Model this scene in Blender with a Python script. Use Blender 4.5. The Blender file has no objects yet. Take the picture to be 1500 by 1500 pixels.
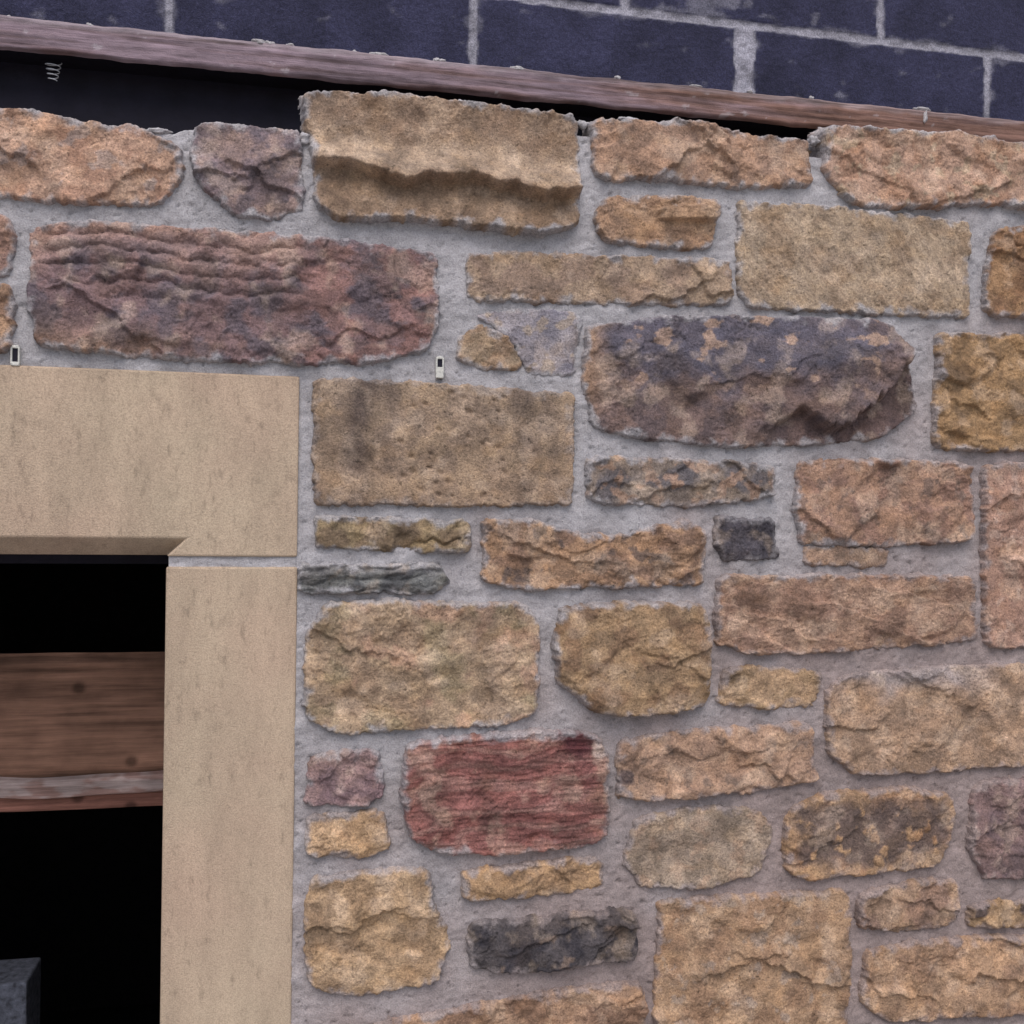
import bpy, math, numpy as np
from mathutils import Matrix, Vector
scene=bpy.context.scene
# ------------------------------------------------ camera / survey geometry
F_PX=1500.0; TH=math.atan(F_PX/7250.0); RL=0.0138
CAM=np.array([0.0,-1.40,1.90])
Fv=np.array([math.sin(TH),math.cos(TH),0.0]); R0=np.array([math.cos(TH),-math.sin(TH),0.0]); Zv=np.array([0,0,1.0])
Rv=math.cos(RL)*R0+math.sin(RL)*Zv; Uv=math.cos(RL)*Zv-math.sin(RL)*R0
def W(px,py,Y=0.0):
    d=Fv+Rv*((px-750)/F_PX)+Uv*((750-py)/F_PX)
    t=(Y-CAM[1])/d[1]; p=CAM+d*t
    return p[0],p[2]
def proj(x,z,Y=0.0):
    v=np.array([x,Y,z])-CAM; dz=v@Fv
    return 750+F_PX*(v@Rv)/dz, 750-F_PX*(v@Uv)/dz
cd=bpy.data.cameras.new("camera"); cam=bpy.data.objects.new("camera",cd); scene.collection.objects.link(cam)
cd.sensor_width=36; cd.lens=36*F_PX/1500; cd.clip_start=0.05; cd.clip_end=500
M=Matrix.Identity(4)
for i in range(3):
    M[i][0]=Rv[i]; M[i][1]=Uv[i]; M[i][2]=-Fv[i]; M[i][3]=CAM[i]
cam.matrix_world=M; scene.camera=cam
# ------------------------------------------------ noise
def hsh(ix,iy,s):
    h=(ix.astype(np.int64)*374761393+iy.astype(np.int64)*668265263+int(s)*1274126177)&0xFFFFFFFF
    h=((h^(h>>13))*1274126177)&0xFFFFFFFF
    h=((h^(h>>16))*2246822519)&0xFFFFFFFF
    h=h^(h>>15)
    return (h&0xFFFFFF)/float(0x1000000)
def pn(x,y,s):
    ix=np.floor(x); iy=np.floor(y); fx=x-ix; fy=y-iy
    u=fx*fx*fx*(fx*(fx*6-15)+10); v=fy*fy*fy*(fy*(fy*6-15)+10)
    def g(ax,ay):
        a=hsh(ix+ax,iy+ay,s)*6.2831853
        return np.cos(a)*(fx-ax)+np.sin(a)*(fy-ay)
    a=g(0,0);b=g(1,0);c=g(0,1);d=g(1,1)
    return 1.5*((a*(1-u)+b*u)*(1-v)+(c*(1-u)+d*u)*v)
def fbm(x,y,s,o=4,g=0.5):
    r=0;a=1;t=0
    for i in range(o):
        r=r+a*pn(x*2**i+17.3*i,y*2**i-9.1*i,s+i*31); t+=a; a*=g
    return r/t*1.4
def facets(x,y,s,k=22.0):
    ix=np.floor(x); iy=np.floor(y); ds=[];hs=[]
    for ax in (-1,0,1):
        for ay in (-1,0,1):
            cx=ix+ax; cy=iy+ay
            px=cx+hsh(cx,cy,s); py=cy+hsh(cx,cy,s+5)
            dx=x-px; dy=y-py
            ds.append(np.sqrt(dx*dx+dy*dy))
            hs.append((hsh(cx,cy,s+9)-.5)*1.0+(hsh(cx,cy,s+11)-.5)*2.4*dx+(hsh(cx,cy,s+13)-.5)*2.8*dy)
    ds=np.array(ds);hs=np.array(hs);m=ds.min(0)
    w=np.exp(-k*(ds-m)); return (w*hs).sum(0)/w.sum(0)
def ss(a,b,x):
    t=np.clip((x-a)/(b-a),0,1); return t*t*(3-2*t)
def lin(c):
    c=np.array(c,float)/255.; return np.where(c<=.04045,c/12.92,((c+.055)/1.055)**2.4)
def sdf(P,X,Z):
    P=np.asarray(P); n=len(P); d=np.full(X.shape,1e9); ins=np.zeros(X.shape,bool)
    for i in range(n):
        a=P[i];b=P[(i+1)%n]; e=b-a
        t=np.clip(((X-a[0])*e[0]+(Z-a[1])*e[1])/(e@e+1e-12),0,1)
        d=np.minimum(d,np.hypot(X-a[0]-t*e[0],Z-a[1]-t*e[1]))
        c=((a[1]>Z)!=(b[1]>Z))&(X<(b[0]-a[0])*(Z-a[1])/(b[1]-a[1]+1e-15)+a[0])
        ins^=c
    return np.where(ins,d,-d)
def chaikin(P,r=0.22,n=2):
    P=[np.array(p,float) for p in P]
    for _ in range(n):
        Q=[]
        for i in range(len(P)):
            a=P[i];b=P[(i+1)%len(P)]
            Q+= [a*(1-r)+b*r, a*r+b*(1-r)]
        P=Q
    return np.array(P)
# ------------------------------------------------ helpers
def empty(name):
    o=bpy.data.objects.new(name,None); scene.collection.objects.link(o); return o
def hmesh(name,X,Z,Y,mask,col,mat,parent=None):
    idx=-np.ones(X.shape,np.int64); idx[mask]=np.arange(mask.sum())
    a=idx[:-1,:-1];b=idx[:-1,1:];c=idx[1:,1:];d=idx[1:,:-1]
    ok=(a>=0)&(b>=0)&(c>=0)&(d>=0)
    q=np.stack([a[ok],b[ok],c[ok],d[ok]],1).astype(np.int32)
    co=np.stack([X[mask],Y[mask],Z[mask]],1).astype(np.float32)
    me=bpy.data.meshes.new(name)
    me.vertices.add(len(co)); me.vertices.foreach_set("co",co.ravel())
    me.loops.add(q.size); me.loops.foreach_set("vertex_index",q.ravel())
    me.polygons.add(len(q)); me.polygons.foreach_set("loop_start",np.arange(0,q.size,4,dtype=np.int32))
    me.polygons.foreach_set("use_smooth",np.ones(len(q),bool))
    me.update(calc_edges=True); me.validate()
    if col is not None:
        at=me.color_attributes.new("Col",'FLOAT_COLOR','POINT')
        cc=np.ones((len(co),4),np.float32); cc[:,:3]=col[mask]; at.data.foreach_set("color",cc.ravel())
    me.materials.append(mat)
    o=bpy.data.objects.new(name,me); scene.collection.objects.link(o)
    if parent: o.parent=parent
    return o
def pmesh(name,verts,faces,mat,parent=None,bevel=0,seg=2):
    me=bpy.data.meshes.new(name); me.from_pydata(verts,[],faces); me.update()
    me.materials.append(mat)
    o=bpy.data.objects.new(name,me); scene.collection.objects.link(o)
    if parent: o.parent=parent
    if bevel:
        m=o.modifiers.new("b",'BEVEL'); m.width=bevel; m.segments=seg; m.limit_method='ANGLE'; m.angle_limit=math.radians(25)
    return o
def box(name,x0,x1,y0,y1,z0,z1,mat,parent=None,bevel=0):
    v=[(x0,y0,z0),(x1,y0,z0),(x1,y1,z0),(x0,y1,z0),(x0,y0,z1),(x1,y0,z1),(x1,y1,z1),(x0,y1,z1)]
    f=[(0,3,2,1),(4,5,6,7),(0,1,5,4),(1,2,6,5),(2,3,7,6),(3,0,4,7)]
    return pmesh(name,v,f,mat,parent,bevel)
def prism(name,P,y0,y1,mat,parent=None,bevel=0):
    n=len(P); A=sum(P[i][0]*P[(i+1)%n][1]-P[(i+1)%n][0]*P[i][1] for i in range(n))
    if A<0: P=P[::-1]
    v=[(p[0],y0,p[1]) for p in P]+[(p[0],y1,p[1]) for p in P]
    f=[tuple(range(n)),tuple(range(2*n-1,n-1,-1))]+[(i,i+n,(i+1)%n+n,(i+1)%n) for i in range(n)]
    return pmesh(name,v,f,mat,parent,bevel)
class NT:
    def __init__(s,name):
        s.m=bpy.data.materials.new(name); s.m.use_nodes=True; s.n=s.m.node_tree.nodes; s.l=s.m.node_tree.links
        s.b=s.n["Principled BSDF"]; s.b.inputs["Roughness"].default_value=.92; s.b.inputs["Specular IOR Level"].default_value=.25
        s.tc=s.n.new("ShaderNodeTexCoord").outputs["Object"]
    def noise(s,scale,detail=4,rough=.6,vec=None,stretch=None):
        n=s.n.new("ShaderNodeTexNoise"); n.inputs["Scale"].default_value=scale; n.inputs["Detail"].default_value=detail; n.inputs["Roughness"].default_value=rough
        if stretch:
            mp=s.n.new("ShaderNodeMapping"); mp.inputs["Scale"].default_value=stretch; s.l.new(s.tc,mp.inputs["Vector"]); s.l.new(mp.outputs[0],n.inputs["Vector"])
        else: s.l.new(s.tc,n.inputs["Vector"])
        return n.outputs["Fac"]
    def ramp(s,src,stops):
        r=s.n.new("ShaderNodeValToRGB"); e=r.color_ramp.elements
        while len(e)<len(stops): e.new(.5)
        for i,(p,c) in enumerate(stops):
            e[i].position=p
            if not hasattr(c,'__len__'): c=(c,c,c)
            e[i].color=(c[0],c[1],c[2],1)
        s.l.new(src,r.inputs[0]); return r.outputs[0]
    def mix(s,a,b,fac=1.0,mode='MULTIPLY'):
        m=s.n.new("ShaderNodeMix"); m.data_type='RGBA'; m.blend_type=mode; m.clamp_result=False
        for i,vv in ((6,a),(7,b)):
            if hasattr(vv,'is_output'): s.l.new(vv,m.inputs[i])
            else: m.inputs[i].default_value=(vv[0],vv[1],vv[2],1)
        if hasattr(fac,'is_output'): s.l.new(fac,m.inputs[0])
        else: m.inputs[0].default_value=fac
        return m.outputs[2]
    def attr(s):
        a=s.n.new("ShaderNodeAttribute"); a.attribute_name="Col"; return a.outputs["Color"]
    def bump(s,srcs):
        prev=None
        for src,dist in srcs:
            b=s.n.new("ShaderNodeBump"); b.inputs["Strength"].default_value=1; b.inputs["Distance"].default_value=dist; s.l.new(src,b.inputs["Height"])
            if prev: s.l.new(prev,b.inputs["Normal"])
            prev=b.outputs[0]
        s.l.new(prev,s.b.inputs["Normal"])
    def out(s,c): s.l.new(c,s.b.inputs["Base Color"]); return s.m
# stone
t=NT("sandstone"); n1=t.noise(360,3,.75); n2=t.noise(60,6,.75); n3=t.noise(150,2,.6)
c=t.mix(t.attr(),t.ramp(n1,[(.3,.58),(.5,1.0),(.72,1.42)])); c=t.mix(c,t.ramp(n2,[(.32,(.70,.70,.72)),(.5,1.0),(.68,(1.28,1.26,1.22))])); c=t.mix(c,t.ramp(n3,[(.27,.5),(.37,1.0),(.66,1.0),(.75,1.4)]))
t.bump([(n2,.0030),(n3,.0012),(n1,.0020)]); MS=t.out(c)
t=NT("mortar"); n1=t.noise(480,3,.75); n2=t.noise(60,5,.65); n3=t.noise(170,2,.6)
c=t.mix(t.attr(),t.ramp(n1,[(.3,.75),(.5,1.0),(.72,1.25)])); c=t.mix(c,t.ramp(n2,[(.3,.86),(.5,1.0),(.7,1.12)])); c=t.mix(c,t.ramp(n3,[(.26,.65),(.34,1.0),(.7,1.0),(.76,1.2)]))
t.bump([(n2,.0020),(n1,.0012)]); MM=t.out(c)
t=NT("dressed_sandstone"); n1=t.noise(560,2,.7); n2=t.noise(5,4,.6,stretch=(3,3,.7)); n3=t.noise(110,3,.6,stretch=(1,1,.4)); n4=t.noise(3,3); n5=t.noise(9,3)
c=t.ramp(n4,[(.35,lin((173,150,131))),(.65,lin((172,155,134)))])
c=t.mix(c,t.ramp(n1,[(.3,.74),(.5,1.0),(.72,1.22)])); c=t.mix(c,t.ramp(n2,[(.3,.81),(.55,1.0),(.7,1.08)])); c=t.mix(c,t.ramp(n3,[(.28,.76),(.42,1.0),(.7,1.04)])); c=t.mix(c,t.ramp(n5,[(.22,.68),(.32,1.0),(.7,1.07)]))
t.bump([(n3,.0009),(n1,.0010)]); MD=t.out(c)
t=NT("concrete_block"); n1=t.noise(420,3,.75); n2=t.noise(14,5,.7)
c=t.mix(t.attr(),t.ramp(n1,[(.3,.6),(.5,1.0),(.72,1.7)])); c=t.mix(c,t.ramp(n2,[(.3,.75),(.7,1.3)])); t.bump([(n1,.002)]); MB=t.out(c)
t=NT("weathered_timber"); n1=t.noise(60,6,.7,stretch=(.06,1,1.6)); n2=t.noise(9,4); n3=t.noise(500,2)
c=t.mix(t.attr(),t.ramp(n1,[(.3,.5),(.5,1.0),(.7,1.45)])); c=t.mix(c,t.ramp(n2,[(.3,.75),(.7,1.25)]))
t.bump([(n1,.003),(n3,.0006)]); MT=t.out(c)
def plain(name,col,r=.8,amt=.25,sc=30):
    t=NT(name); n=t.noise(sc,5); c=t.ramp(n,[(.3,tuple(x*(1-amt) for x in col)),(.7,tuple(x*(1+amt) for x in col))]); t.b.inputs["Roughness"].default_value=r
    t.bump([(n,.002)]); return t.out(c)
MDARK=plain("black_fill",(.010,.009,.018),.8); MROOM=plain("dark_plaster",(.02,.017,.018),.95)  # near-black fill; on the sheet under the rail it stands in for shade
MPL=plain("white_plastic",(.55,.54,.50),.5,.15,300); MMET=plain("galvanised_wire",(.45,.46,.5),.35,.1)
MG=plain("gravel_ground",(.36,.34,.32),.95,.3,25); MBODY=plain("wall_core_mortar",tuple(lin((130,122,122))),.95)
# ------------------------------------------------ stones
MORT=lin((163,160,163)); MORT2=lin((145,131,128))
def mortcol(X,Z,s=3):
    k=ss(-.25,.45,(X-.45)*0.55+(1.75-Z)*0.75+.25*fbm(X/.15,Z/.15,s,3))
    c=MORT[None,None]*(1-k[...,None])+MORT2[None,None]*k[...,None]
    l=1+.2*fbm(X/.05,Z/.05,s+7,4)+.10*fbm(X/.2,Z/.2,s+9,2)
    return c*l[...,None]
CNT=[0]
wall=empty("stone_wall")
def stone(P,base,alt=None,cov=.5,R=.016,A=.006,cell=.05,B=.004,ex=None,res=.0016,alt2=None,cov2=.3,ew=.006,asc=.05,rnd=.10,metre=False,back=False,smear=.85,sat=.87,grow=.0050,led=3,tilt=1.):
    CNT[0]+=1; s=CNT[0]*101; rs_=np.random.RandomState(s)
    P=[p if metre else W(*p) for p in P]; Q=chaikin(P,rnd,2)
    x0,z0=Q.min(0)-.016; x1,z1=Q.max(0)+.016
    X,Z=np.meshgrid(np.arange(x0,x1,res),np.arange(z0,z1,res))
    sd=sdf(Q,X,Z)+grow; d=sd+.0040*fbm(X/.03,Z/.03,s,3)+.0026*fbm(X/.009,Z/.009,s+3,3)
    u=(X-x0)/(x1-x0); v=(Z-z0)/(z1-z0)
    R=R*.56+.0018; A=A*.74; B=B*.65; cell=cell*1.25; sat=sat*.90
    e=np.clip(d/ew,0,1); prof=1-(1-e)**3.0
    wx=X+.012*fbm(X/.07,Z/.07,s+40,5); wz=Z+.012*fbm(X/.07,Z/.07,s+50,5)
    loc=.35+1.2*ss(-.3,.4,fbm(X/.08,Z/.08,s+44,2))
    rough=A*1.1*facets(wx/cell,wz/cell*1.25,s+1)+A*.34*loc*facets(wx/cell*2.6,wz/cell*3.1,s+2)+A*.12*loc*facets(wx/cell*7,wz/cell*7.5,s+4)+B*fbm(X/.07,Z/.07,s+60,4)+.0009*loc*fbm(X/.005,Z/.005,s+62,2)*min(1.,A/.004+.3)
    if A>.0025:
        rough=rough+tilt*(rs_.uniform(-.005,.005)*(u-.5)+rs_.uniform(-.002,.005)*(v-.5))
        for i in range(led):
            an=rs_.uniform(-.6,.6); cx=rs_.uniform(x0,x1); cz=z0+(z1-z0)*rs_.uniform(.2,.8); am=rs_.uniform(.003,.0075)*(1 if rs_.rand()<.7 else -1)
            dist=(Z-cz)*math.cos(an)-(X-cx)*math.sin(an)+.022*fbm(X/.06,Z/.06,s+200+i*7,5,.55)
            ext=ss(.09,.05,np.abs(X-cx)+.03*fbm(X/.03,Z/.03,s+230+i,2))
            rough=rough+am*ext*ss(-.0012,.0022,dist)*ss(.05,.0,dist)
    col=np.ones(X.shape+(3,))*lin(base)
    n=fbm(X/asc,Z/asc,s+70,5)
    if alt is not None:
        m=ss(-.16,.16,n+(cov-.5)*1.2)[...,None]; col=col*(1-m)+lin(alt)*m
    if alt2 is not None:
        m=.8*ss(-.10,.10,fbm(X/asc*1.7,Z/asc*1.7,s+80,5)+(cov2-.5)*1.3)[...,None]; col=col*(1-m)+lin(alt2)*m
    H=-.010+(.010+R)*prof+rough*(.25+.75*prof)
    H=np.where(d<0,-.010+d*3+rough*.25,H)
    if ex: H,col=ex(u,v,X,Z,H,col,s,prof)
    # a stone face never sinks back behind the pointing
    fl=.0062+.0006*fbm(X/.006,Z/.006,s+66,2); w_=.5*(1+np.tanh((H-fl)/.0015)); Hs=fl+.25*(H-fl)
    Hc=np.where(H<fl,np.maximum(Hs,fl-.0012),H); inn=ss(.004,.010,d); H=H*(1-inn)+Hc*inn
    # weathering: brown-grey soiling, ochre iron staining and paler freshly split patches
    m=(.50*ss(.05,.40,fbm(X/.07,Z/.05,s+300,5)))[...,None]; col=col*(1-m)+(col*.35+lin((92,78,70))*.45)*m
    m=(.45*ss(.08,.40,fbm(X/.05,Z/.05,s+310,5)))[...,None]; col=col*(1-m)+(col*.6+lin((206,184,156))*.52)*m
    m=(.38*ss(.10,.45,fbm(X/.06,Z/.04,s+320,5)))[...,None]; col=col*(1-m*np.array([0,.10,.30]))
    hue=fbm(X/.03,Z/.03,s+90,3); col=col*(1+.28*fbm(X/.035,Z/.035,s+91,5))[...,None]
    col=col*np.stack([1+.03*hue,1+.0*hue,1-.05*hue],-1)
    lum=(col@np.array([.3,.5,.2]))[...,None]; col=(lum+(col-lum)*sat)*np.array([1.05,.99,.99])
    m=(smear*ss(.011,-.001,d+.015*fbm(X/.025,Z/.025,s+95,4)))[...,None]
    col=col*(1-m)+mortcol(X,Z)*m
    col=np.clip(col,.008,.85)
    hmesh("stone_%02d"%CNT[0],X,Z,-H,d>-.005,col,MS,wall)
    if back:
        C=Q.mean(0); S=[tuple(C+(q-C)*.965) for q in Q]
        prism("stone_%02d_body"%CNT[0],S,.008,.09,MCORE,wall)
MCORE=plain("stone_core",tuple(lin((135,112,90))),.95)
# --- special shapes
def ex_scoop(u,v,X,Z,H,col,s,p):
    nz=fbm(X/.05,Z/.2,s,5,.6)
    line=.36+.05*nz+.07*np.abs(np.sin(u*7.0+.4))-.05*u
    below=ss(line+.008,line-.04,v)
    scal=np.abs(np.sin(u*6.0+1.1+.6*nz))
    r=.030*ss(.50,.0,(v-line)/.55)**1.5+.008*ss(.72,.95,v)-.005*scal*ss(.3,.6,v)
    low=.000+.014*ss(line,.05,v)
    m=ss(.02,.08,u)*ss(1,.96,u)
    H=H+m*p*(r*(1-below)+low*below)
    k=below[...,None]*.45; col=col*(1-k)+lin((128,106,80))*k  # colour darkened below the ledge, painting in the overhang's shade
    k=(ss(0,.06,v-line)*ss(.35,.15,v-line))[...,None]*.5; col=col*(1-k)+lin((188,166,136))*k
    return H,col
def ex_rib(u,v,X,Z,H,col,s,p):
    w=Z/.021+.7*fbm(X/.14,Z/.12,s,3)+.25*fbm(X/.02,Z/.02,s+1,3); m=ss(.70,.6,u+.06*fbm(Z/.02,X*0,s,2))*ss(.40,.5,v)*ss(.04,.08,u)*ss(.98,.9,v)
    H=H+.006*np.abs(np.sin(w*math.pi))**.6*m*p-.003*m
    k=(ss(.55,.95,v+.25*fbm(u*6,v*2,s,3))*ss(.75,.5,u))[...,None]*.75; col=col*(1-k)+lin((172,136,118))*k
    k=(ss(.55,.7,u)*ss(.0,.3,fbm(X/.06,Z/.03,s+4,4)+.15))[...,None]*.6; col=col*(1-k)+lin((148,104,92))*k
    k=(ss(.35,.05,v)*ss(.5,.2,u+.2*fbm(X/.04,Z/.04,s+8,4)))[...,None]*.6; col=col*(1-k)+lin((165,128,88))*k
    return H,col
def ex_stripe(u,v,X,Z,H,col,s,p):
    w=(Z-.10*X)/.030+.9*fbm(X/.14,Z/.06,s,3)
    f=w-np.floor(w); H=H+.006*f*p+.0015*fbm(X/.05,Z/.004,s+9,3)
    k=ss(.0,.7,np.sin(w*2.1*math.pi+1)+.9*fbm(X/.10,Z/.01,s+5,4))[...,None]*.55; col=col*(1-k)+lin((168,126,112))*k
    k=ss(.5,.95,np.sin(w*math.pi*.8)+.5*fbm(X/.05,Z/.01,s+6,3))[...,None]*.5; col=col*(1-k)+lin((108,62,58))*k
    k=(ss(.85,1.,u+.05*fbm(u*5,v*5,s,3)))[...,None]*.6; col=col*(1-k)+lin((150,118,94))*k
    k=(ss(.10,.04,np.hypot((u-.80)*.9,(v-.88)*.5)))[...,None]; col=col*(1-k)+lin((92,48,54))*k
    k=(ss(.045,.03,np.hypot((u-.90)*1.,(v-.80)*.5)))[...,None]*.8; col=col*(1-k)+lin((190,168,155))*k
    return H,col
def ex_sawn(u,v,X,Z,H,col,s,p):
    w=.03*fbm(u*3,v*2,s,3)
    for c0,wd,a in ((.205,.038,1.0),(.29,.03,.4),(.78,.03,.7),(.10,.05,.35),(.87,.02,.4)):
        k=(a*ss(wd*1.9,wd*.3,np.abs(u-c0+w))*(.75+.4*fbm(u*4,v*3,s+3,3)))[...,None]; k=np.clip(k,0,.92); col=col*(1-k)+lin((72,64,64))*k
    k=(ss(.8,.1,v)*.25)[...,None]; col=col*(1-k)+lin((166,134,98))*k
    H=H+.003*p
    rs=np.random.RandomState(5)
    for i in range(30):
        cu,cv=rs.uniform(.34,.72),rs.uniform(.12,.88); r=rs.uniform(.0025,.005)
        x=X.min()+cu*np.ptp(X); z=Z.min()+cv*np.ptp(Z)
        H=H-.0042*np.exp(-(((X-x)+(Z-z)*.5)**2+((Z-z)*1.2)**2)/r**2)
    return H,col
def ex_tool(u,v,X,Z,H,col,s,p):
    H=H+.0020*fbm(X/.012+Z/.02,Z/.03,s,3)+.002*p; return H,col
def ex_dark(u,v,X,Z,H,col,s,p):
    n=fbm(X/.09,Z/.06,s+5,5)
    k=ss(.30,.75,v-.10*ss(.55,.7,u)+.45*n)[...,None]*.8; col=col*(1-k)+lin((90,91,108))*k
    k=(ss(.28,.44,fbm(X/.05,Z/.035,s+8,5))*ss(.3,.6,v))[...,None]*.75; col=col*(1-k)+lin((176,146,120))*k
    k=(ss(.12,.02,u+.05*n)*ss(.1,.5,v))[...,None]*.7; col=col*(1-k)+lin((162,130,98))*k
    nn=.12*fbm(X/.05,Z/.2,s+6,5,.6)
    line=np.interp(u,[0,.5,.62,.72,.80,.90,1.],[.1,.15,.36,.20,.34,.62,.8])+nn
    H=H+.030*ss(.46,.66,u)*ss(line-.05,line+.02,v)*ss(1.25,.6,v)*p-.004*ss(.5,.7,u)
    k=(ss(.5,.7,u)*ss(line+.03,line-.04,v))[...,None]*.5; col=col*(1-k)+lin((92,72,70))*k
    return H,col
def ex_octa(u,v,X,Z,H,col,s,p):
    n=.004*fbm(X/.05,Z/.05,s+6,4)
    H=H+p*(np.minimum.reduce([.020+0*u+n,.11*(v-.02)+.11*(u)-.032,.055*(v)+.10*(1.0-u)-.012,.07*(1.02-v)+.05*u-.006,.09*(1.05-u)+.002])); return H,col
def ex_diag(u,v,X,Z,H,col,s,p):
    w=(Z*1.0+X*.30+.018*fbm(X/.06,Z/.05,s,5))/.050; f=w-np.floor(w); H=H+.009*f**1.5*p-.001; return H,col
def ex_edgegold(u,v,X,Z,H,col,s,p):
    d=np.minimum(np.minimum(u,1-u)*2.,np.minimum(v,1-v))
    k=ss(.08,.30,d+.16*fbm(X/.04,Z/.04,s+5,4))*ss(-.25,.0,fbm(X/.03,Z/.03,s+15,5)+.2)
    k=k[...,None]*.88; col=col*(1-k)+lin((94,82,80))*k; H=H-.002*k[...,0]; return H,col
def ex_slate(u,v,X,Z,H,col,s,p):
    w=(Z-.05*X)/.017+1.1*fbm(X/.08,Z/.03,s,4); H=H+.005*np.abs(np.sin(w*math.pi))*p
    k=(ss(.5,.8,v+.2*fbm(u*5,v,s,3)))[...,None]*.6; col=col*(1-k)+lin((150,150,152))*k
    return H,col
def ex_crack(u,v,X,Z,H,col,s,p):
    l=.50+.12*(u-.5)+.03*fbm(u*8,v,s,2); m=ss(.45,.6,u)
    H=H+.012*ss(l-.03,l+.02,v)*ss(l+.5,l+.1,v)*m; return H,col
def ex_smeartop(u,v,X,Z,H,col,s,p):
    k=(ss(.68,.85,v+.12*fbm(u*6,v*3,s,3))*ss(.75,.45,u))[...,None]*.8; col=col*(1-k)+lin((152,146,146))*k; return H,col
def ex_lichen(u,v,X,Z,H,col,s,p):
    k=(ss(.05,.4,fbm(X/.08,Z/.07,s+5,5)+.3*(.5-v)))[...,None]*.42; col=col*(1-k)+lin((148,140,100))*k
    k=(ss(.1,.4,fbm(X/.06,Z/.06,s+25,5)+.6*(u-.65)))[...,None]*.6; col=col*(1-k)+lin((184,146,118))*k; return H,col
def ex_basespot(u,v,X,Z,H,col,s,p):
    k=(ss(.07,.03,np.hypot((u-.08)*1.2,(v-.36)*.6)+.03*fbm(X/.02,Z/.02,s,3)))[...,None]*.85; col=col*(1-k)+lin((74,66,70))*k; return H,col
S=stone
S([(-60,160),(0,165),(60,168),(110,183),(200,190),(262,222),(268,262),(235,300),(130,298),(0,290),(-60,285)],(184,148,120),(168,130,104),.4,.018,.005,.05,back=True,alt2=(160,142,132),cov2=.25)
S([(290,183),(380,190),(438,195),(443,308),(400,320),(345,318),(292,270),(283,220)],(126,108,112),(146,122,114),.4,.012,.005,.04,back=True,alt2=(102,92,100),cov2=.3,sat=.75)
S([(446,138),(560,140),(700,155),(838,174),(846,250),(842,330),(795,345),(650,327),(500,322),(465,300),(458,220)],(156,132,106),(142,118,94),.5,.010,.006,.08,ex=ex_scoop,back=True,rnd=.06,led=0,tilt=0)
S([(866,179),(1000,182),(1120,203),(1180,210),(1184,272),(1100,276),(985,266),(870,262)],(166,132,104),(148,120,98),.45,.018,.007,.05,back=True,rnd=.06)
S([(1203,188),(1300,193),(1400,200),(1560,228),(1560,310),(1450,300),(1300,306),(1240,297),(1208,258)],(180,146,120),(165,128,100),.45,.020,.009,.07,back=True,alt2=(168,148,120),cov2=.25)
S([(885,291),(1000,292),(1046,300),(1042,365),(960,362),(882,352),(872,320)],(158,126,96),(168,134,98),.4,.016,.005,.05,ex=ex_crack,led=1)
S([(1080,298),(1200,305),(1310,317),(1415,330),(1413,466),(1250,456),(1100,450),(1080,432)],(168,148,120),(156,134,106),.4,.010,.0022,.05,.002,ex=ex_tool,rnd=.04,ew=.005)
S([(1450,345),(1470,335),(1560,335),(1560,468),(1442,462),(1440,400)],(160,124,82),(136,102,68),.4,.020,.008,.05)
S([(48,337),(150,328),(280,338),(430,350),(560,362),(636,372),(641,480),(622,510),(560,530),(430,533),(200,522),(60,505),(44,440)],(124,99,100),(104,92,100),.45,.018,.008,.06,ex=ex_rib,rnd=.08,led=4,sat=.82)
S([(-60,315),(12,322),(22,350),(18,400),(-60,402)],(165,130,110),(140,110,98),.5,.014,.006,.04)
S([(-60,415),(14,420),(20,450),(14,514),(-60,512)],(172,138,104),(150,118,92),.5,.014,.006,.04)
S([(684,376),(760,369),(900,380),(1064,382),(1071,445),(960,447),(800,442),(688,440)],(160,138,112),(146,124,104),.5,.012,.005,.06,rnd=.10)
S([(673,497),(703,476),(745,498),(762,540),(700,540),(668,525)],(156,128,96),(150,130,102),.4,.010,.005,.03,led=0)
S([(700,462),(760,455),(850,462),(842,552),(772,546),(752,500),(715,474)],(148,145,152),(132,130,140),.5,.006,.004,.04,alt2=(158,144,126),cov2=.25,smear=.95,led=0)
S([(860,478),(950,468),(1100,467),(1290,474),(1318,520),(1340,600),(1285,640),(1200,650),(1050,652),(930,640),(870,626),(853,560)],(116,96,90),(98,84,84),.4,.018,.006,.08,.006,ex=ex_dark,rnd=.08,sat=.85)
S([(1372,491),(1560,493),(1560,662),(1366,656),(1366,580)],(156,124,80),(128,102,68),.35,.020,.010,.06,rnd=.05)
S([(462,558),(600,562),(836,580),(834,737),(650,739),(462,736)],(156,134,106),(144,124,102),.5,.010,.0006,.08,.001,ex=ex_sawn,rnd=.02,ew=.005,smear=.3)
S([(860,670),(1000,675),(1132,683),(1130,727),(1000,742),(860,735)],(130,118,106),(98,94,96),.4,.014,.006,.05,alt2=(155,126,104),cov2=.35,asc=.045,rnd=.10)
S([(1168,678),(1260,674),(1418,680),(1421,790),(1300,798),(1170,796),(1163,740)],(160,126,100),(144,112,94),.45,.020,.007,.06,alt2=(120,100,88),cov2=.24,rnd=.06)
S([(1176,800),(1300,804),(1295,830),(1178,826)],(162,132,106),(145,120,98),.5,.008,.003,.03,smear=.6)
S([(1437,685),(1480,680),(1560,680),(1560,948),(1440,946),(1437,800)],(170,134,112),(154,120,100),.45,.018,.006,.07,alt2=(175,148,130),cov2=.3,rnd=.06,led=4)
S([(465,757),(560,760),(684,765),(686,807),(560,806),(467,800)],(146,128,92),(122,104,78),.45,.014,.006,.035,asc=.04,rnd=.06)
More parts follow.
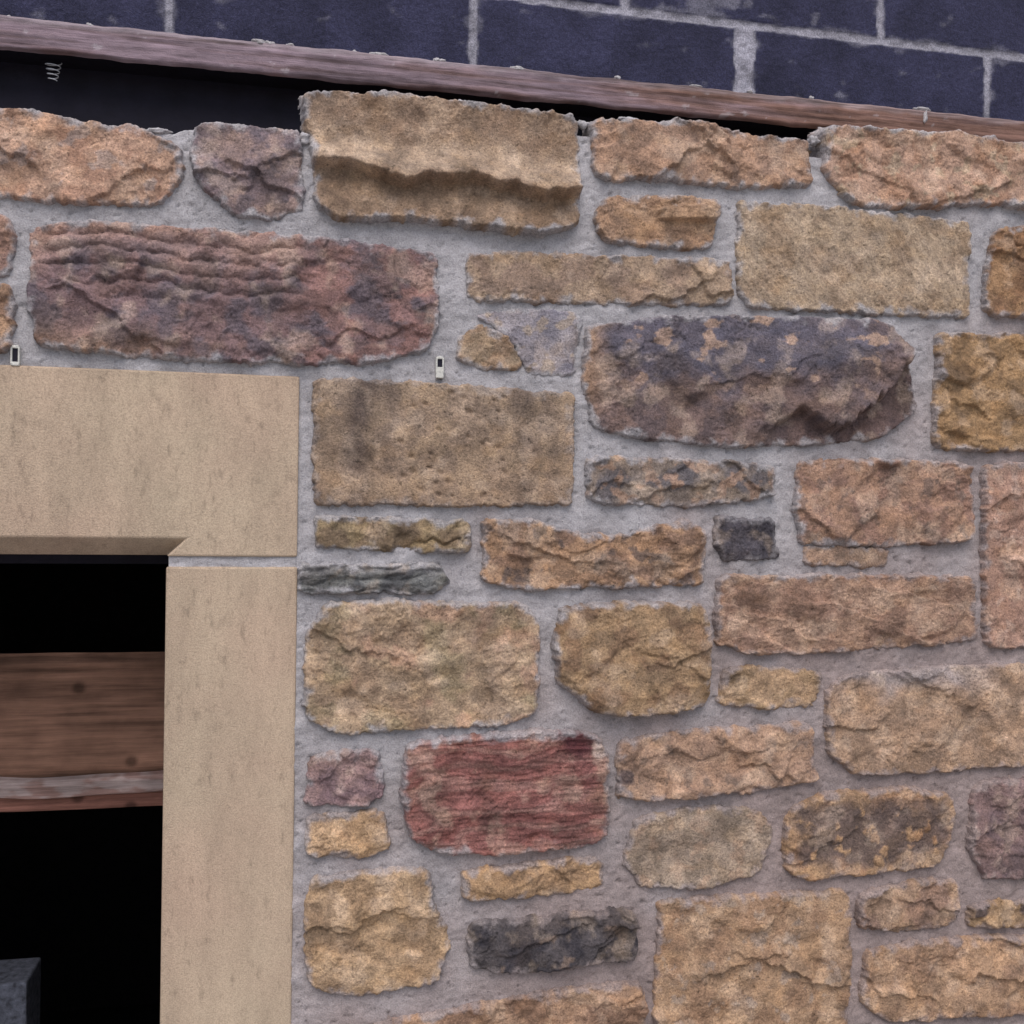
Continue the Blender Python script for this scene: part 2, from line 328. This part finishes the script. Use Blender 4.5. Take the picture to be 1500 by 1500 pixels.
S([(708,764),(780,763),(850,786),(920,782),(1000,762),(1026,780),(1026,855),(900,858),(770,862),(710,850)],(162,128,94),(134,106,84),.35,.020,.008,.05,alt2=(94,82,76),cov2=.24,asc=.045,rnd=.06)
S([(440,828),(520,830),(640,826),(658,850),(630,868),(540,866),(440,867)],(108,112,110),(84,88,90),.5,.012,.003,.04,ex=ex_slate,rnd=.1)
S([(1046,758),(1130,763),(1134,815),(1060,820),(1046,800)],(80,77,85),(66,64,72),.5,.014,.004,.03,rnd=.06,led=0,smear=.5)
S([(1050,846),(1200,843),(1420,845),(1426,936),(1250,951),(1100,956),(1048,940)],(168,136,110),(152,120,98),.45,.014,.004,.06,ex=ex_diag,rnd=.06,led=1)
S([(478,886),(560,880),(680,885),(768,884),(786,920),(784,1040),(730,1060),(600,1066),(490,1072),(448,1045),(448,930)],(170,146,114),(152,128,100),.45,.022,.007,.09,.010,ex=ex_lichen)
S([(822,890),(900,884),(1020,884),(1034,930),(1031,1030),(940,1043),(872,1041),(820,1000),(810,940)],(158,130,92),(134,106,76),.4,.012,.0045,.06,ex=ex_octa,rnd=.08,led=2)
S([(1062,979),(1130,977),(1199,985),(1196,1030),(1130,1035),(1048,1030)],(174,144,106),(156,130,94),.4,.014,.006,.045,led=1)
S([(1228,990),(1330,980),(1560,970),(1560,1112),(1400,1126),(1250,1131),(1210,1100),(1209,1020)],(166,136,106),(150,124,98),.45,.016,.005,.06,ex=ex_smeartop)
S([(455,1105),(552,1098),(562,1160),(530,1178),(448,1176)],(154,122,118),(132,104,108),.45,.014,.006,.035,led=1,sat=.75)
S([(600,1090),(660,1080),(800,1070),(870,1074),(889,1110),(889,1200),(870,1235),(740,1246),(640,1246),(598,1215),(589,1140)],(144,90,82),(130,80,74),.4,.020,.004,.06,ex=ex_stripe,sat=.84,led=1)
S([(905,1085),(1000,1070),(1184,1060),(1189,1140),(1100,1156),(960,1169),(905,1166)],(170,138,110),(154,124,100),.4,.016,.006,.05,ex=ex_basespot,alt2=(130,110,94),cov2=.2,asc=.04,rnd=.06)
S([(452,1194),(560,1189),(569,1240),(540,1251),(452,1251)],(176,144,102),(158,128,92),.4,.014,.005,.04,led=1)
S([(935,1200),(1000,1184),(1100,1182),(1130,1215),(1110,1275),(1030,1298),(940,1296),(910,1260)],(156,138,116),(140,124,104),.45,.012,.003,.06,.003,alt2=(164,138,112),cov2=.3,led=0)
S([(1158,1180),(1220,1160),(1330,1153),(1390,1165),(1393,1210),(1370,1265),(1280,1275),(1180,1286),(1146,1270),(1150,1210)],(176,140,96),(164,126,88),.4,.020,.005,.05,ex=ex_edgegold,led=1)
S([(1422,1145),(1560,1132),(1560,1282),(1440,1284),(1418,1250)],(132,106,102),(112,92,94),.45,.016,.006,.05,sat=.82)
S([(678,1277),(780,1265),(860,1254),(883,1265),(881,1298),(780,1311),(678,1314)],(174,140,96),(152,122,86),.4,.016,.006,.04,led=1)
S([(455,1285),(540,1275),(626,1271),(634,1330),(657,1370),(640,1432),(530,1456),(455,1438),(448,1360)],(176,147,108),(158,130,94),.4,.018,.008,.07,led=4)
S([(688,1350),(780,1345),(926,1330),(931,1400),(850,1408),(750,1421),(688,1412)],(80,76,78),(60,58,64),.45,.018,.007,.045,alt2=(116,100,88),cov2=.18,smear=.55)
S([(965,1320),(1100,1310),(1236,1304),(1238,1400),(1232,1560),(958,1560),(960,1400)],(170,138,102),(154,122,90),.45,.018,.006,.09,alt2=(156,138,120),cov2=.22,rnd=.04,led=4)
S([(1258,1305),(1350,1289),(1399,1289),(1396,1350),(1300,1362),(1254,1356)],(158,130,102),(142,114,94),.45,.012,.005,.04)
S([(1418,1325),(1480,1318),(1560,1312),(1560,1350),(1418,1357)],(166,136,96),(98,84,78),.35,.012,.005,.035)
S([(1268,1392),(1350,1376),(1560,1366),(1560,1482),(1400,1482),(1300,1492),(1256,1462)],(174,140,104),(154,122,92),.45,.020,.007,.06)
S([(540,1500),(700,1470),(850,1445),(940,1438),(942,1570),(510,1570)],(168,134,102),(148,116,90),.45,.016,.005,.05,ex=ex_diag)
# --- the same wall carrying on outside the photograph
rs=np.random.RandomState(11)
jx0=W(240,1100)[0]; jx1=W(432,1100)[0]; lx1=W(437,680)[0]; ltop=W(437,552)[1]; oplx=jx0-1.0
z=0.03; pal=[((168,138,106),(150,120,95)),((160,130,98),(130,106,80)),((150,130,104),(138,114,95)),((120,95,92),(98,82,86)),((174,144,104),(150,122,86)),((90,80,80),(70,64,70))]
ztop=W(750,175)[1]
while z<ztop-.06:
    h=rs.uniform(.07,.16)
    if z+h>ztop-.08: h=ztop-z-.02
    x=-2.6
    while x<3.2:
        w=rs.uniform(.14,.36); x0,x1,zz0,zz1=x+.012,x+w-.012,z+.011,z+h-.011; x+=w
        inside=False
        for cx in np.linspace(x0,x1,5):
            for cz in np.linspace(zz0,zz1,3):
                p=proj(cx,cz)
                if -75<p[0]<1575 and -100<p[1]<1590: inside=True
                if oplx-.24<cx<jx1+.02 and .65<cz<ltop+.02: inside=True
        if inside: continue
        j=lambda:rs.uniform(-.007,.007)
        b,a=pal[rs.choice(6,p=[.28,.22,.18,.1,.16,.06])]
        S([(x0+j(),zz0+j()),((x0+x1)/2,zz0+j()),(x1+j(),zz0+j()),(x1+j(),zz1+j()),((x0+x1)/2,zz1+j()),(x0+j(),zz1+j())],b,a,.45,.016,.006,.05,res=.006,metre=True)
    z+=h
# ------------------------------------------------ mortar
xs=np.arange(W(-60,700)[0],W(1570,700)[0],.0024); zs=np.arange(W(1560,1590)[1],W(0,120)[1],.0024)
X,Z=np.meshgrid(xs,zs)
tp=[(-120,172),(60,172),(110,186),(200,193),(290,187),(440,198),(455,190),(600,190),(840,180),(870,180),(1000,188),(1190,200),(1300,200),(1400,208),(1580,236)]
tx=[W(*p)[0] for p in tp]; tz=[W(*p)[1] for p in tp]
top=np.interp(X,tx,tz)+.004*fbm(X/.02,X*0,4,3)
H=.0036*fbm(X/.09,Z/.09,900,3)+.0020*fbm(X/.022,Z/.016,901,4)+.0008*fbm(X/.007,Z/.007,902,2)+.0016
pit=ss(.54,.68,fbm(X/.012,Z/.010,930,3)); H=np.minimum(H,.0048)-.003*pit
H=H-.03*ss(.006,-.004,top-Z)**2
mask=(Z<top)&~((X<lx1-.004)&(Z<ltop-.004)&((Z>W(437,818)[1])|(X<jx1-.004)))
hmesh("mortar",X,Z,-H,mask,mortcol(X,Z),MM,wall)
# wall core and outer mortar face
zt=min(tz)-.02
def core(n,x0,x1,z0,z1,y0=.014): box(n,x0,x1,y0,.095,z0,z1,MBODY,wall)
core("core_right",jx1,3.3,-.2,ltop); core("core_top",-2.7,3.3,ltop+.0005,zt); core("core_below",oplx-.2,jx1-.0005,-.2,.67); core("core_left",-2.7,oplx-.2005,-.2,ltop-.0005)
import random, bmesh
from mathutils import noise
random.seed(4)
def blob(name,c,r,mat,parent,sq=(1,1,1)):
    bm=bmesh.new(); bmesh.ops.create_icosphere(bm,subdivisions=3,radius=r)
    for v in bm.verts:
        k=1+.6*noise.noise(v.co/r*1.3+Vector(c)*50)+.35*noise.noise(v.co/r*3+Vector(c)*9); v.co=Vector((v.co.x*sq[0],v.co.y*sq[1],v.co.z*sq[2]))*k+Vector(c)
    me=bpy.data.meshes.new(name); bm.to_mesh(me); bm.free(); me.materials.append(mat)
    at=me.color_attributes.new("Col",'FLOAT_COLOR','POINT'); at.data.foreach_set("color",[k for v in me.vertices for k in (.42,.40,.41,1)])
    for p in me.polygons:p.use_smooth=True
    o=bpy.data.objects.new(name,me); scene.collection.objects.link(o); o.parent=parent; return o
for i,(px,py,r,sx) in enumerate([(676,152,.006,1.3),(668,149,.003,1),(925,177,.006,2.2),(912,173,.003,2),(300,189,.004,2.5),(232,191,.005,3),(445,203,.009,1),(855,182,.007,1.5),(1192,206,.008,1),(610,149,.004,2.5),(1135,207,.004,3),(45,166,.003,4),(1480,224,.004,3)]):
    x,zz=W(px,py,.0); blob("mortar_crumb_%d"%i,(x,.002,zz),r,MM,wall,(sx,1,.8))
# ------------------------------------------------ dressed window surround
sur=empty("stone_window_surround")
YF=-.006; YB=.115; ch=.036
x275,z787=W(275,788); x243=jx0; zl=W(340,815)[1]; zlt=ltop; xr=lx1; xl=oplx-.19
v=[(xl,YF,zlt),(xr,YF,zlt),(xr,YF,zl),(x243+.001,YF,zl),(x275,YF,z787),(oplx+.03,YF,z787),(oplx,YF,zl),(xl,YF,zl),
   (x243-.004,YF+ch,zl),(oplx+.004,YF+ch,zl),
   (xl,YB,zlt),(xr,YB,zlt),(xr,YB,zl),(xl,YB,zl)]
f=[(0,7,6,5),(0,5,4,1),(1,4,3,2),(5,9,8,4),(4,8,3),(5,6,9),(0,1,11,10),(1,2,12,11),(7,0,10,13),(10,11,12,13),(2,3,8,9,6,7,13,12)]
lint=pmesh("lintel",v,f,MD,sur,.0025,2)
zj=W(340,830)[1]; xj=jx1
box("jamb_right",x243,xj,YF+.001,YB,.80,zj,MD,sur,.003)
box("jamb_left",xl,oplx,YF+.001,YB,.80,zj,MD,sur,.003)
box("sill",xl-.05,xj+.05,YF-.04,YB,.68,.79,MD,sur,.004)
def jointmesh(n,x0,x1,z0,z1,y=-.001):
    X,Z=np.meshgrid(np.arange(x0,x1,.002),np.arange(z0,z1,.002)); hmesh(n,X,Z,y-.0015*fbm(X/.02,Z/.01,7,3)-.001,np.ones(X.shape,bool),mortcol(X,Z)*1.05,MM,sur)
jointmesh("joint",x243+.003,xr-.001,zj-.003,zl+.003)
# ------------------------------------------------ block wall behind
bw=empty("concrete_block_wall"); YBk=.17
zc=W(1130,42,YBk)[1]; xp=W(693,45,YBk)[0]
X,Z=np.meshgrid(np.arange(-1.1,2.3,.0032),np.arange(zc-.45,zc+.68,.0032))
Xn=X+.0018*fbm(X/.02,Z/.02,51,3); Zn=Z+.0018*fbm(X/.03,Z/.02,52,3)
row=np.floor((Zn-zc)/.225); off=np.where(row.astype(int)%2==0,.225+.02,0.)
a=(Xn-xp-off)/.45; ci=np.round(a); jx=np.abs(a-ci)*.45; ze=(Zn-zc)/.225; jz=np.abs(ze-np.round(ze))*.225
fat=np.where((np.abs(ci-1)<.1)&(row==-1),.017,.0055)
jd=np.minimum(jx-fat*(1+.35*fbm(X/.05,Z/.04,57,3)),jz-.0055*(1+.5*fbm(X/.06,Z/.04,58,3)))
isb=ss(-.001,.002,jd)
H=isb*.002+.0012*fbm(X/.006,Z/.006,53,2)+(1-isb)*(.003*fbm(X/.02,Z/.02,54,3))
blk=lin((50,50,72))[None,None]*(1+.3*fbm(X/.1,Z/.1,55,4)+.2*(hsh(ci,row,3)-.5))[...,None]
mc=lin((142,140,150))[None,None]*(1+.2*fbm(X/.03,Z/.03,56,3))[...,None]
smr=ss(.30,.75,fbm(X/.06,Z/.04,60,5)*.8+.75*np.exp(-np.maximum(jd,0)/.010)-.2)*.30
fx0,fz0=W(1040,15,YBk); smr=np.maximum(smr,.35*ss(.2,.6,fbm(X/.05,Z/.03,64,4)+1.1*np.exp(-((X-fx0)**2/.006+(Z-fz0)**2/.001))-.3))
k=(isb*(1-smr))[...,None]; col=np.clip(blk*k+mc*(1-k),.004,.8)
hmesh("blockwork",X,Z,YBk-H,np.ones(X.shape,bool),col,MB,bw)
box("blockwork_core",-1.1,2.3,YBk+.01,YBk+.1,zc-.45,zc+.68,MDARK,bw)
# ------------------------------------------------ timber rail
YT=.105
z1=W(750,97,YT)[1]; z0=W(750,143,YT)[1]
tb=empty("timber_rail")
X,Z=np.meshgrid(np.arange(-1.1,2.3,.0025),np.arange(z0,z1,.0022))
vv=(Z-z0)/(z1-z0)
edge=.006*(ss(.08,0,vv)+ss(.93,1,vv))
Zr=Z+.0028*fbm(X/.09,X*0,78,4)*(vv*2-1)
Y=YT+edge+.0014*fbm(X/.08,Z/.006,71,4)+.0012*fbm(X/.02,Z/.02,72,3)
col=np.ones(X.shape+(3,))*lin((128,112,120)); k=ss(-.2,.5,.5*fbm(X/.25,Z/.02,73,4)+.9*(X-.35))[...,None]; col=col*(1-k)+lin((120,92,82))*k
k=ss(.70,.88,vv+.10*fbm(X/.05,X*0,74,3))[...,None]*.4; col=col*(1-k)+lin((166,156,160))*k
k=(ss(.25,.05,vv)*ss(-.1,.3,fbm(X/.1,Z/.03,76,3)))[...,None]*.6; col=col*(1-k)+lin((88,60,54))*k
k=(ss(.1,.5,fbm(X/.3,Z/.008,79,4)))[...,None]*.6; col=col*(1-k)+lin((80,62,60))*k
k=ss(.55,.65,fbm(X/.03,Z/.02,75,4))[...,None]*.35; col=col*(1-k)+lin((180,174,178))*k
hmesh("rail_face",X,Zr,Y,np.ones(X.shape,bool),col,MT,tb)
box("rail_body",-1.1,2.3,YT+.010,YBk-.004,z0+.003,z1-.003,MDARK,tb)
for i,px in enumerate([12,130,372,380,395,425,520,548,556,640,648,760,905,1020,1100,1190,1352,1358]):
    x,zz=W(px,97+(px-750)*.1007,YT); blob("mortar_splash_%d"%i,(x,YT+.004,zz-.001),random.uniform(.0024,.0046),MM,tb,(random.uniform(1,3),1,.8))
x,zz=W(1355,172,YT); blob("mortar_splash_99",(x,YT,zz),.005,MM,tb,(.7,.5,2.2))
mb=pmesh("gap_shade_sheet",[(-1.1,YBk-.012,ltop),(2.3,YBk-.012,ltop),(2.3,YBk-.010,z0+.003),(-1.1,YBk-.010,z0+.003)],[(0,1,2,3)],MDARK)  # near-black sheet added to paint in the shade of the gap below the rail
# helical wall tie
cu=bpy.data.curves.new("helical_wall_tie",'CURVE'); cu.dimensions='3D'; cu.bevel_depth=.0007; sp=cu.splines.new('POLY'); N=90; sp.points.add(N-1)
x,zz=W(78,104,.13)
for i in range(N):
    a=i/N*2*math.pi*4; r=.011*(1-.5*i/N); sp.points[i].co=(x+r*math.cos(a),.13+r*math.sin(a)*.6,zz+.012-.026*i/N,1)
cu.materials.append(MMET); o=bpy.data.objects.new("helical_wall_tie",cu); scene.collection.objects.link(o)
# ------------------------------------------------ weep vents
for i,(px,py) in enumerate([(23,521),(644,536)]):
    x,zz=W(px,py,-.004); e=empty("weep_vent" if i==0 else "weep_vent.001"); w=.0055; h=.011
    for nme,a in (("side_left",(x-w,x-w+.0022,zz-h,zz+h)),("side_right",(x+w-.0022,x+w,zz-h,zz+h)),("cap",(x-w+.0012,x+w-.0012,zz+h-.002,zz+h+.0018)),("foot",(x-w+.0002,x+w-.0002,zz-h-.002-(.004*i),zz-h+.003+.006*i))):
        box(nme,a[0],a[1],-.008+(.0004 if nme in("cap","foot") else 0),.004,a[2],a[3],MPL,e,.0009)
    box("slot",x-w+.002,x+w-.002,-.0056,.004,zz-h+.003,zz+h-.0018,MDARK,e)
# ------------------------------------------------ dark room behind the opening
rm=empty("dark_room")
def quad(n,v,mat,p): pmesh(n,v,[(0,1,2,3)],mat,p)
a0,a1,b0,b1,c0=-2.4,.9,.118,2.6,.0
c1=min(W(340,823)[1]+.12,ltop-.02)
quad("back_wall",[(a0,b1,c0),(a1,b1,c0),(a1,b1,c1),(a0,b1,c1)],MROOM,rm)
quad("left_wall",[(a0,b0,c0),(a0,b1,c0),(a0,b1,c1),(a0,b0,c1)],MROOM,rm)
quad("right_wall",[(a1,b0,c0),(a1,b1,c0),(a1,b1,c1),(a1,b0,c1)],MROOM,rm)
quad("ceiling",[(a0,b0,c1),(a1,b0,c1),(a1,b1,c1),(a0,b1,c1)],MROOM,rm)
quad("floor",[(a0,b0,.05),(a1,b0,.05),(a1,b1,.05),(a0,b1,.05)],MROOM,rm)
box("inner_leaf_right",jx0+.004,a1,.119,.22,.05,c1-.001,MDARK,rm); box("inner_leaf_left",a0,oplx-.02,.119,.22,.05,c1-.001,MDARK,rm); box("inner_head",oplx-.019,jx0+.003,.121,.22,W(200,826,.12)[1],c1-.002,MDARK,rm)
YI=.42
def plank(name,pA,pB,y,base,seed,par,wav=.2,knots=True):
    (xa,za),(xb,zb)=W(*pA,y),W(*pB,y)
    xx=np.arange(-1.6,.1,.004); X,T=np.meshgrid(xx,np.linspace(0,1,50))
    hgt=za-zb; Z=zb+T*hgt+.010*fbm(X/.25,X*0,seed,2)*wav+(.02*wav*np.clip((X+.35)/.3,-1,1)**2)
    e=.010*(ss(.1,0,T)+ss(.9,1,T)); Y=y+e+.0015*fbm(X/.1,Z/.008,seed+2,4)
    col=np.ones(X.shape+(3,))*lin(base)*(1+.35*fbm(X/.1,Z/.03,seed+3,4))[...,None]
    if not knots:
        k=ss(-.2,.3,fbm(X/.05,Z/.02,seed+9,4)+.8*(.5-T))[...,None]*.7; col=col*(1-k)+lin((140,105,95))*k
    if knots:
        for kx,kz in ((.13,.72),(.28,.3),(.045,.12),(.6,.6),(.9,.4)):
            r=np.hypot(X-(W(235,1000,y)[0]-kx),(T-kz)*hgt); col=col*(1-.6*ss(.014,.005,r))[...,None]
    hmesh(name,X,Z,Y,np.ones(X.shape,bool),np.clip(col,.004,.8),MT,par)
pk=empty("scaffold_board")
plank("board_face",(120,958),(120,1140),YI,(146,110,92),210,pk)
plank("board_under_edge",(120,1160),(120,1188),YI+.01,(138,96,84),240,pk)
box("board_back",-1.6,.1,YI+.025,YI+.06,W(120,1185,YI)[1],W(120,962,YI)[1],MDARK,pk)
pr=empty("mortar_smeared_batten"); plank("batten_face",(120,1139),(120,1170),YI-.008,(176,158,154),310,pr,1.,False)
x,zz=W(20,1440,YI); box("concrete_block",x-.35,x+.020,YI,YI+.1,.06,zz,plain("grey_block",(.06,.065,.085),.95,.6,90),None,.004)
# ------------------------------------------------ ground
pmesh("ground",[(-60,-60,0),(60,-60,0),(60,60,0),(-60,60,0)],[(0,1,2,3)],MG)
# ------------------------------------------------ light
EL,AZ=math.radians(56),math.radians(190)
w=bpy.data.worlds.new("World"); scene.world=w; w.use_nodes=True; nt=w.node_tree
sk=nt.nodes.new("ShaderNodeTexSky"); sk.sky_type='NISHITA'; sk.sun_disc=False; sk.sun_elevation=EL; sk.sun_rotation=AZ; sk.air_density=1.0; sk.dust_density=3.0
nt.links.new(sk.outputs[0],nt.nodes["Background"].inputs[0]); nt.nodes["Background"].inputs[1].default_value=.15
sl=bpy.data.lights.new("sun",'SUN'); sl.energy=2.15; sl.angle=math.radians(50); sl.color=(1,.965,.95)
so=bpy.data.objects.new("sun",sl); scene.collection.objects.link(so)
dirv=Vector((math.sin(AZ)*math.cos(EL),math.cos(AZ)*math.cos(EL),math.sin(EL)))
so.rotation_euler=dirv.to_track_quat('Z','Y').to_euler()
scene.view_settings.view_transform='Standard'; scene.view_settings.look='None'; scene.view_settings.exposure=0
